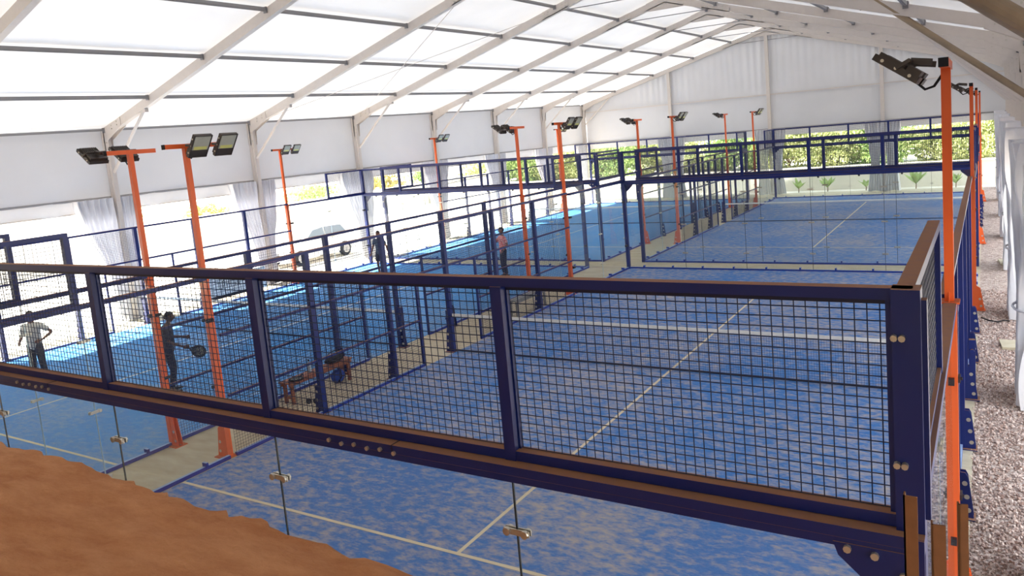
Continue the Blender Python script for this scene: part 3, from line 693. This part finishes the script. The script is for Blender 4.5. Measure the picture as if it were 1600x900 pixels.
for i, x in enumerate(HX):
    bush((x, 48.6, 1.25), (2.1, 1.0, 1.45), 9000, .2, 40+i, HEDGE[0] if i % 3 else HEDGE[2], 'dense green '+HN[i], 'hedge', 'hedge_shrub', 'hedge behind the far wall')
LB = [((-31.5, 21.6, 1.2), (1.6, 1.6, 1.0), 900, .2, 2, 'sparse green shrub above the left yard wall, nearest the camera', 'young_shrub'), ((-31.3, 27.0, 1.0), (.8, 1.4, .75), 1600, .2, 1, 'golden leafed rounded shrub above the left yard wall', 'golden_shrub'),
      ((-31.6, 36.3, 1.3), (1.2, 2.3, .8), 1700, .24, 2, 'pale green low shrub above the left yard wall', 'low_shrub'), ((-31.6, 43.0, 1.3), (1.2, 2.8, .95), 2200, .24, 1, 'broad golden green shrub above the left yard wall', 'broad_shrub'),
      ((-31.6, 49.5, 1.2), (1.2, 2.4, .8), 1700, .24, 2, 'fresh green shrub next after the broad golden one on the left wall', 'green_shrub'), ((-31.5, 58, .9), (1.5, 3.2, 1.0), 2200, .28, 0, 'dark green shrub above the left wall towards the far corner', 'dark_shrub'),
      ((-31, 67, .8), (1.8, 3.6, 1.3), 2600, .3, 0, 'tall dense green shrub farthest along the left wall', 'tall_shrub')]
for i, (p, r, n, lf, m, lab, nm) in enumerate(LB): bush((p[0]-1.1, p[1], -.06), r, n, lf, 70+i, HEDGE[m], lab, 'shrub', nm, None, p[2])

def leafy_plant(loc, h, seed, lab):
    t = thing('leafy_plant', lab, 'plant', loc, 0, 'young plants before the far wall'); rnd = random.Random(seed)
    part('stem', lambda b: b.tube([(0, 0, -.03), (.02, 0, h*.3), (0, .02, h*.55)], [.03, .025, .012], 7), BARK, t)
    for k in range(9):
        a = k*2.4+rnd.random(); tilt = rnd.uniform(.2, .85); Lf = h*rnd.uniform(.6, .85)
        def blade(b):
            vs = []; n = 8
            for j in range(n+1):
                s = j/n; r = math.sin(tilt)*Lf*s; z = h*.22+math.cos(tilt)*Lf*s-.25*Lf*s*s*math.sin(tilt)
                w = .13*h*math.sin(3.14*min(1, s*.95+.05))
                c = Vector((r*math.cos(a), r*math.sin(a), z)); sd = Vector((-math.sin(a), math.cos(a), 0))*w
                vs += [c-sd+Vector((0, 0, .02)), c, c+sd+Vector((0, 0, .02))]
            b.add(vs, [(3*j+q, 3*j+q+1, 3*j+q+4, 3*j+q+3) for j in range(n) for q in (0, 1)])
        part('leaf', blade, HEDGE[2], t, fix=False)
for i, (x, h, lab) in enumerate([(.3, 1.0, 'young leafy plant before the far wall, nearest the middle gable post'), (2.0, 1.1, 'young leafy plant before the far wall, second right of the middle post'), (4.15, .8, 'short leafy plant before the far wall just left of the right gable curtain'),
                                 (6.8, 1.25, 'tallest leafy plant before the far wall, right of the right gable curtain'), (8.8, .95, 'rightmost leafy plant before the far wall')]):
    leafy_plant((x, 44.75, -.06), h, 90+i, lab)

# white car in the sunlit yard
def car():
    t = thing('car', 'white parked car in the sunlit yard beyond the near left court', 'car', (-16.7, 20.9, -.06), 0)
    prof = [(-2.15, .30), (-2.2, .62), (-2.12, .86), (-1.25, 1.0), (-.55, 1.52), (.2, 1.62), (1.45, 1.58), (2.0, 1.05), (2.12, .95), (2.15, .45), (2.05, .28)]
    def body(b):
        n = len(prof); xs = [(-.86, .97), (-.88, 1.0), (.88, 1.0), (.86, .97)]
        vs = []
        for x, k in xs:
            for y, z in prof:
                tuck = .16*max(0, (z-1.0)/.6); vs.append((x-math.copysign(tuck, x), y*k, z))
        fs = [(k*n+i, k*n+(i+1) % n, (k+1)*n+(i+1) % n, (k+1)*n+i) for k in range(3) for i in range(n)]
        fs += [tuple(range(n-1, -1, -1)), tuple(3*n+i for i in range(n))]
        b.add(vs, fs)
    part('body', body, CARWHITE, t)
    for s in (-1, 1):
        wp = lambda pts: [(s*(.885-.16*max(0, (z-1.0)/.6)), y, z) for y, z in pts]
        part('side_window', lambda b: b.prism(wp([(-.95, 1.06), (-.42, 1.46), (.2, 1.53), (.2, 1.06)]), (.012*s, 0, 0)), CARGLASS, t)
        part('side_window', lambda b: b.prism(wp([(.28, 1.06), (.28, 1.53), (1.3, 1.5), (1.62, 1.06)]), (.012*s, 0, 0)), CARGLASS, t)
        part('door_handle', lambda b: b.box(s*.885-.02, s*.885+.02, -.1, .08, .92, .95), CARWHITE, t)
        part('headlamp', lambda b: b.box(s*.62-.17, s*.62+.17, -2.2, -2.1, .66, .8), LENS, t)
        part('mirror', lambda b: b.ell((s*.98, -.85, 1.08), (.1, .06, .07)), CARWHITE, t)
        for y in (-1.35, 1.38):
            w = part('wheel', lambda b: b.tube([(s*.72, y, .34), (s*.76, y, .34), (s*.9, y, .34), (s*.93, y, .34)], [.30, .34, .34, .30], 24), TYRE, t, smooth=False)
            part('hub', lambda b: (b.disc((s*.935, y, .34), (1, 0, 0), .2, .012, 20), [b.bar((s*.945, y, .34), (s*.945, y+.19*math.cos(a), .34+.19*math.sin(a)), .03, .012) for a in [1.2566*i for i in range(5)]]), HUB, w)
    part('windscreen', lambda b: b.prism([(-.68, -1.24, 1.02), (.68, -1.24, 1.02), (.6, -.62, 1.47), (-.6, -.62, 1.47)], (0, -.02, .02)), CARGLASS, t)
    part('grille', lambda b: [b.box(-.5, .5, -2.215, -2.18, z, z+.035) for z in (.45, .51, .57, .63)], BLACK, t)
car()

# banner on the outer fence of the near left court
def banner():
    t = thing('banner', 'white banner with dark print low on the left fence of the near left court', 'banner', (-12.02, 12.2, .12), math.pi/2)
    part('sheet', lambda b: b.box(0, 2.3, -.006, .006, .1, .85), NETTAPE, t)
    part('dark_band', lambda b: b.box(.0, 1.5, -.009, -.006, .1, .19), BLACK, t, label='black lower band of the banner')
    rnd = random.Random(5)
    def marks(b):
        x = .35
        for k in range(11):
            w = rnd.uniform(.07, .12); b.box(x, x+.025, -.009, -.006, .42, .68)
            if k % 2: b.box(x, x+w, -.009, -.006, .65, .68)
            if k % 3: b.bar((x+.01, -.0075, .43), (x+w, -.0075, .66), .003, .022, Vector((0, 1, 0)))
            x += w+.05
    part('print', marks, BLACK, t, label='dark blurred print')
banner()

# ------------------------------------------------------------------ benches and what lies about them
def bench(lab, loc, Ln, mat, group=None):
    t = thing('bench', lab, 'bench', loc, 0, group)
    for x in (-.065, .065): part('seat_slat', lambda b: b.box(x-.06, x+.06, 0, Ln, .43, .46), mat, t)
    part('apron', lambda b: (b.box(.10, .122, .04, Ln-.04, .36, .43), b.box(-.122, -.10, .04, Ln-.04, .36, .43)), mat, t)
    for x in (-.10, .10):
        for y in (.12, Ln-.12): part('leg', lambda b: b.box(x-.026, x+.026, y-.03, y+.03, 0, .43), mat, t)
    for y in (.12, Ln-.12): part('stretcher', lambda b: b.box(-.13, .13, y-.02, y+.02, .1, .15), mat, t)
bench('red brown wooden bench between the two near courts, behind the near fence', (-1.36, 6.05, 0), 1.75, WOOD)
bench('grey plank bench by the far end of the walkway fence', (-.62, 13.1, 0), 1.7, GREYWOOD)
def bottle(b): b.lathe([(.0, 0), (.033, 0), (.035, .03), (.035, .15), (.028, .18), (.013, .21), (.013, .235)], n=14)
t = thing('water_bottle', 'clear water bottle standing on the red brown bench', 'bottle', (-1.34, 6.72, .46))
part('bottle_body', bottle, BOTTLE, t, smooth=True); part('cap', lambda b: b.lathe([(.016, .233), (.016, .26), (.0, .262)], n=12), BLACK, t)
def blob(r, seed):
    def f(b):
        b.ell((0, 0, r[2]), r, nu=24, nv=14)
        b.v = [tuple(Vector(v)*(1+.12*mnoise.noise(Vector(v)*9+Vector((seed, 0, 0))))) for v in b.v]
    return f
t = thing('racket_bag', 'black sports bag lying on the far end of the red brown bench', 'bag', (-1.36, 7.4, .455)); part('bag_body', blob((.12, .25, .07), 1), BLACK, t, smooth=True)
part('strap', lambda b: b.tube([(.0, -.2, .12), (.02, -.12, .24), (.02, .1, .25), (0, .2, .13)], .012, 6), BLACK, t, smooth=True)
t = thing('backpack', 'blue backpack on the ground under the far end of the bench', 'bag', (-1.36, 7.45, 0)); part('bag_body', blob((.12, .16, .14), 4), BAGBLUE, t, smooth=True)
part('strap', lambda b: b.tube([(.12, -.1, .06), (.17, -.05, .17), (.1, 0, .28)], .014, 6), BLACK, t, smooth=True)
def racket(nm, lab, loc, rot):
    t = thing(nm, lab, 'racket', loc); t.rotation_euler = rot
    def head(b):
        n = 28; out = [(.128*math.cos(a), 0, .135+.135*math.sin(a)) for a in [6.2832*i/n for i in range(n)]]
        b.tube(out+[out[0]], .017, 7, False); b.prism([Vector(p)-Vector((0, .012, 0)) for p in out], (0, .024, 0))
        b.mat(1)
        for i in range(-3, 4):
            for j in range(-3, 4):
                if i*i+j*j <= 10: b.disc((i*.028, 0, .14+j*.028), (0, 1, 0), .007, .027, 6)
    part('racket_head', head, [BLACK, LENS], t)
    part('throat', lambda b: (b.tube([(.07, 0, .03), (.012, 0, -.05)], .014, 7), b.tube([(-.07, 0, .03), (-.012, 0, -.05)], .014, 7)), BLACK, t)
    part('grip', lambda b: b.tube([(0, 0, -.045), (0, 0, -.185), (0, 0, -.19)], [.016, .017, .02], 10), TEEDARK, t)
    return t
racket('padel_racket', 'dark racket lying on the near part of the red brown bench', (-1.28, 6.38, .475), (math.radians(88), 0, .5))
for i, (dx, dy) in enumerate(((0, 0), (.13, .06))):
    single('sandal', lambda b: (b.prism([(.045*math.cos(a)*(1+.25*math.sin(a)), .125*math.sin(a), 0) for a in [6.2832*k/16 for k in range(16)]], (0, 0, .02)), b.tube([(-.045, .02, .015), (-.02, .03, .055), (.02, .03, .055), (.045, .02, .015)], .01, 6)), BLACK,
           ['black sandal on the concrete in front of the bench, nearer the bench', 'black sandal on the concrete in front of the bench, nearer the near right court'][i], 'sandal', 'black sandals by the bench', (-1.05+dx, 6.35+dy, 0), .9)

# ------------------------------------------------------------------ bits on the gravel and by the terrace
for i, (x, y, sx, sy) in enumerate(((10.72, 13.2, .22, .3), (10.85, 21.8, .28, .4))):
    single('stone_slab', lambda b: b.prism([(-sx, -sy*.8, 0), (sx*.8, -sy, 0), (sx, sy*.7, 0), (-sx*.7, sy, 0)], (0, 0, .06)), CONCRETE, ['pale flat stone lying on the gravel nearest the near curtain', 'pale flat stone lying on the gravel farther along the right side'][i], 'stone', None, (x, y, -.02), .2)
for i, (x, y, z, w, lab) in enumerate(((10.105, -.62, 3.39, .045, 'rusty flat stake rising in front of the near right fence corner'), (10.19, -.6, 3.29, .045, 'rusty flat stake between the fence corner and the orange post'), (10.265, -.58, 3.37, .03, 'slim rusty stake right of the orange post at the frame edge'))):
    single('stake', lambda b: (b.box(-w/2, w/2, -.004, .004, 0, z), b.box(-w/2, -w/2+.006, -.004, w*.7, 0, z)), RUST, lab, 'stake', 'rusty stakes by the terrace', (x, y, 0), .12*i)
single('black_cable', lambda b: b.tube([(10.2, 15.2, .02), (10.35, 15.0, .012), (10.5, 14.85, .03), (10.62, 15.05, .02), (10.72, 15.0, .02)], .014, 6), BLACK, 'black cable end lying on the gravel by an orange post foot', 'cable', smooth=True)

# ------------------------------------------------------------------ people
DG = bpy.context.evaluated_depsgraph_get
def eval_mesh(me, mods):
    o = bpy.data.objects.new('tmp', me); COL.objects.link(o)
    mods(o); dg = DG(); dg.update(); out = bpy.data.meshes.new_from_object(o.evaluated_get(dg)); bpy.data.objects.remove(o); return out
def skinmesh(V, E, root=0, sub=1):
    me = bpy.data.meshes.new('skin'); me.from_pydata([v[0] for v in V], E, [])
    def mods(o):
        o.modifiers.new('skin', 'SKIN').use_smooth_shade = True
        sv = o.data.skin_vertices[0].data
        for i, v in enumerate(V):
            r = v[1] if isinstance(v[1], tuple) else (v[1], v[1]); sv[i].radius = r; sv[i].use_root = (i == root)
        m = o.modifiers.new('sub', 'SUBSURF'); m.levels = sub; m.render_levels = sub
    return eval_mesh(me, mods)

def head_fn(c, X):
    def f(b):
        o = len(b.v); b.ell((0, 0, 0), (.074, .094, .112), nu=28, nv=20)
        pts = []
        for v in b.v[o:]:
            x, y, z = v
            if z < -.02: k = 1-.28*min(1, (-z-.02)/.09); x *= k; y = y*k-(.012 if y < 0 else 0)*min(1, -z/.08)
            if y < 0:
                y -= .020*math.exp(-((x/.013)**2+((z+.018)/.020)**2))                # nose
                y += .008*math.exp(-(((abs(x)-.030)/.014)**2+((z-.006)/.012)**2))     # eye sockets
                y -= .005*math.exp(-(((z-.028)/.009)**2+(x/.05)**2))                  # brow
                y -= .006*math.exp(-((x/.024)**2+((z+.058)/.008)**2))                 # lips
                y -= .006*math.exp(-((x/.02)**2+((z+.092)/.015)**2))                  # chin
            pts.append(Vector((x, y, z)))
        b.v[o:] = [tuple(Vector(c)+X @ p) for p in pts]
        for s in (-1, 1): b.ell(Vector(c)+X @ Vector((s*.077, .008, -.005)), (.012, .02, .032), X)
    return f

def person(lab, loc, rz, J, skin, top, bottom, shoe, shorts=False, sleeve=.75, head=(0, 0, 0), top_label=None):
    """J: joints by name, facing -Y with the figure's left at +X"""
    t = thing('person', lab, 'person', loc, rz)
    V = []; E = []; idx = {}
    def v(n, p, r, frm=None):
        V.append((Vector(p), r)); idx[n] = len(V)-1
        if frm: E.append((idx[frm], idx[n]))
    j = lambda n: Vector(J[n])
    pel, ch, nk = j('pelvis'), j('chest'), j('neck')
    v('pelvis', pel, (.135, .105)); v('waist', pel.lerp(ch, .5), (.125, .095), 'pelvis'); v('chest', ch, (.15, .105), 'waist'); v('upch', ch.lerp(nk, .55), (.125, .085), 'chest'); v('neck', nk, .052, 'upch'); v('skull', nk.lerp(j('head'), .6), .05, 'neck')
    for s in 'LR':
        sh, el, wr, hd = j('sh'+s), j('el'+s), j('wr'+s), j('hd'+s)
        v('sh'+s, sh, .056, 'upch'); v('um'+s, sh.lerp(el, .5), .046, 'sh'+s); v('el'+s, el, .038, 'um'+s); v('fm'+s, el.lerp(wr, .4), .038, 'el'+s); v('wr'+s, wr, .025, 'fm'+s)
        d = (hd-wr).normalized(); side = d.cross(Vector((0, 1, 0)) if abs(d.y) < .8 else Vector((1, 0, 0))).normalized(); nrm = d.cross(side)
        v('palm'+s, wr+d*.055, (.034, .022), 'wr'+s)
        for q, (o_, ln) in enumerate(((-.030, .058), (-.010, .068), (.010, .064), (.028, .052))):
            v(f'k{q}{s}', wr+d*.09+side*o_, .0115, 'palm'+s); v(f'f{q}{s}', wr+d*(.09+ln*.6)+side*o_*1.15+nrm*.01, .0095, f'k{q}{s}'); v(f't{q}{s}', wr+d*(.09+ln)+side*o_*1.15+nrm*.028, .008, f'f{q}{s}')
        v('th1'+s, wr+d*.05-side*.042, .012, 'palm'+s); v('th2'+s, wr+d*.09-side*.056+nrm*.012, .0095, 'th1'+s)
        hp, kn, an = j('hip'+s), j('kn'+s), j('an'+s); toe = j('toe'+s)
        v('hip'+s, hp, .088, 'pelvis'); v('tm'+s, hp.lerp(kn, .5), .074, 'hip'+s); v('kn'+s, kn, .053, 'tm'+s); v('cf'+s, kn.lerp(an, .35), .055, 'kn'+s); v('an'+s, an, .036, 'cf'+s); v('ft'+s, an.lerp(toe, .5)-Vector((0, 0, .02)), (.036, .028), 'an'+s); v('toe'+s, toe, (.034, .022), 'ft'+s)
    body = skinmesh(V, E)
    HX_ = Euler(head).to_matrix(); hc = j('head')
    b = MB(); b.v = [tuple(q.co) for q in body.vertices]; b.f = [tuple(p.vertices) for p in body.polygons]; b.m = [0]*len(b.f)
    head_fn(hc, HX_)(b)
    raw = b.mesh('body', skin)
    def mods(o):
        m = o.modifiers.new('r', 'REMESH'); m.mode = 'VOXEL'; m.voxel_size = .0085; m.use_smooth_shade = True
        m = o.modifiers.new('s', 'SMOOTH'); m.iterations = 2; m.factor = .4
    bm_ = eval_mesh(raw, mods); bm_.name = 'body'
    if not bm_.materials: bm_.materials.append(skin)
    o = link('body', bm_, t)
    def cloth(name, V, E, mat, label=None):
        me = skinmesh(V, E, 0, 2); me.materials.clear(); me.materials.append(mat); me.name = name
        c = link(name, me, t); 
        if label: c['label'] = label
        return c
    CV = [(pel-Vector((0, 0, .15)), (.176, .15)), (pel.lerp(ch, .35), (.155, .128)), (ch, (.172, .128)), (ch.lerp(nk, .62), (.14, .10)), (ch.lerp(nk, .9), (.075, .07))]; CE = [(0, 1), (1, 2), (2, 3), (3, 4)]
    for s in 'LR':
        n = len(CV); sh, el = j('sh'+s), j('el'+s)
        CV += [(sh, .074), (sh.lerp(el, sleeve*.6), .068), (sh.lerp(el, sleeve), .066)]; CE += [(3, n), (n, n+1), (n+1, n+2)]
    cloth('shirt', CV, CE, top, top_label)
    CV = [(pel+Vector((0, 0, .12)), (.142, .112)), (pel-Vector((0, 0, .02)), (.15, .122))]; CE = [(0, 1)]
    for s in 'LR':
        n = len(CV); hp, kn, an = j('hip'+s), j('kn'+s), j('an'+s)
        if shorts: CV += [(hp, .105), (hp.lerp(kn, .55), .098), (hp.lerp(kn, .82), .095)]; CE += [(1, n), (n, n+1), (n+1, n+2)]
        else: CV += [(hp, .102), (hp.lerp(kn, .5), .092), (kn, .074), (kn.lerp(an, .5), .07), (kn.lerp(an, .9), .058)]; CE += [(1, n), (n, n+1), (n+1, n+2), (n+2, n+3), (n+3, n+4)]
    cloth('shorts' if shorts else 'trousers', CV, CE, bottom)
    for s in 'LR':
        an, toe = j('an'+s), j('toe'+s); d = (toe-an); d.z = 0; d.normalize()
        X = Matrix.Rotation(math.atan2(d.x, -d.y), 3, 'Z'); base = Vector((an.x, an.y, an.z-.075))
        def sh_(b):
            prof = [(-.085, .03), (-.06, .04), (0, .042), (.07, .05), (.13, .047), (.18, .03), (.195, .012)]; vs = []
            for y, w in prof:
                h = .095-.05*max(0, min(1, (y+.02)/.17))
                for a in range(8): q = 6.2832*a/8+.3927; vs.append(base+X @ Vector((w*1.08*math.cos(q), -y, .0+(h/2)*(1+1.0*math.sin(q)))))
            fs = [(i*8+a, i*8+(a+1) % 8, (i+1)*8+(a+1) % 8, (i+1)*8+a) for i in range(len(prof)-1) for a in range(8)]+[tuple(range(7, -1, -1)), tuple(len(vs)-8+a for a in range(8))]
            b.add(vs, fs)
        part('shoe', sh_, shoe, t, smooth=True)
    def hair(b):
        n0 = len(b.v); b.ell((0, 0, 0), (.082, .102, .118), nu=28, nv=20); keep = []
        for f in b.f:
            c = sum((Vector(b.v[i]) for i in f), Vector())/len(f)
            if c.z > (.052 if c.y < -.03 else (-.035 if c.y > .03 else .03)): keep.append(f)
        b.f = keep; b.m = [0]*len(keep); b.v = [tuple(hc+HX_ @ Vector((q[0], q[1]+.003, q[2]+.002))) for q in b.v]
    part('hair', hair, HAIR, t, smooth=True, fix=False)
    for s in (-1, 1): part('eye', lambda b: b.ell(hc+HX_ @ Vector((s*.030, -.083, .006)), (.011, .007, .006)), EYE, t, smooth=True)
    return t
BASE = dict(pelvis=(0, 0, .94), chest=(0, 0, 1.24), neck=(0, .01, 1.48), head=(0, -.01, 1.63), shL=(.175, 0, 1.385), shR=(-.175, 0, 1.385), elL=(.23, .02, 1.13), elR=(-.23, .02, 1.13), wrL=(.24, -.05, .89), wrR=(-.24, -.05, .89), hdL=(.24, -.08, .75), hdR=(-.24, -.08, .75),
            hipL=(.09, 0, .88), hipR=(-.09, 0, .88), knL=(.1, -.01, .49), knR=(-.1, -.01, .49), anL=(.11, .02, .085), anR=(-.11, .02, .085), toeL=(.13, -.13, .03), toeR=(-.13, -.13, .03))
def pose(**k): d = dict(BASE); d.update(k); return d
# man in grey shirt, one hand on the hip, the other raised
person('person in pale grey shirt and dark trousers, hand on hip, leftmost of the people', (-8.69, 5.2, .014), math.radians(35),
       pose(elL=(.40, .06, 1.20), wrL=(.24, -.10, 1.06), hdL=(.13, -.14, 1.02), elR=(-.26, .0, 1.14), wrR=(-.20, -.22, 1.05), hdR=(-.14, -.31, 1.04), knL=(.12, -.02, .49), anL=(.16, .02, .085), toeL=(.2, -.12, .03)), SKIN, TEEGREY, NAVY, SHOE)
# player seen from behind, racket low in front
PA = math.radians(180-35)
person('person in dark clothes standing behind the orange post, racket held low in front', (-4.60, 5.86, .014), PA,
       pose(elR=(-.24, -.06, 1.12), wrR=(-.16, -.28, .98), hdR=(-.12, -.42, .94), elL=(.24, -.08, 1.14), wrL=(.12, -.34, 1.12), hdL=(.05, -.46, 1.12), chest=(0, -.04, 1.24), neck=(0, -.07, 1.47), head=(0, -.11, 1.62), knL=(.11, -.06, .49), knR=(-.11, -.06, .49)), SKIN2, TEEDARK, NAVY, DARKSHOE, sleeve=.9)
racket('padel_racket', 'patterned dark racket held low by the person behind the orange post', (0, 0, 0), (0, 0, 0)).matrix_world = Matrix.Translation((-4.60, 5.86, .014)) @ Matrix.Rotation(PA, 4, 'Z') @ Matrix.Translation((-.09, -.47, .86)) @ Matrix.Rotation(math.radians(118), 4, 'X') @ Matrix.Rotation(.9, 4, 'Z')
# player walking in shorts
person('person in dark shirt and shorts walking with arms down on the near left court', (-9.34, 17.63, .014), math.radians(10),
       pose(elR=(-.27, .0, 1.14), wrR=(-.34, -.04, .92), hdR=(-.38, -.07, .78), elL=(.29, .03, 1.15), wrL=(.37, -.02, .93), hdL=(.41, -.05, .8), knL=(.15, -.05, .49), anL=(.24, -.05, .085), toeL=(.28, -.2, .03), anR=(-.16, .1, .085), toeR=(-.18, -.04, .03), knR=(-.12, -.02, .49)), SKIN, TEEBLUE, TEEDARK, DARKSHOE, shorts=True)
# person in pink striped shirt with a hand at the face
person('person in pink striped shirt and dark trousers, hand raised to the face', (-4.08, 18.09, .014), math.radians(-38),
       pose(elR=(-.26, -.16, 1.20), wrR=(-.12, -.20, 1.42), hdR=(-.06, -.17, 1.54), elL=(.28, .08, 1.15), wrL=(.24, -.08, .95), hdL=(.2, -.16, .86), knL=(.15, -.04, .49), anL=(.22, .0, .085), toeL=(.27, -.14, .03), knR=(-.12, -.03, .49), anR=(-.14, .02, .085)), SKIN, PINK, NAVY, DARKSHOE, head=(.1, 0, -.25), sleeve=.8)
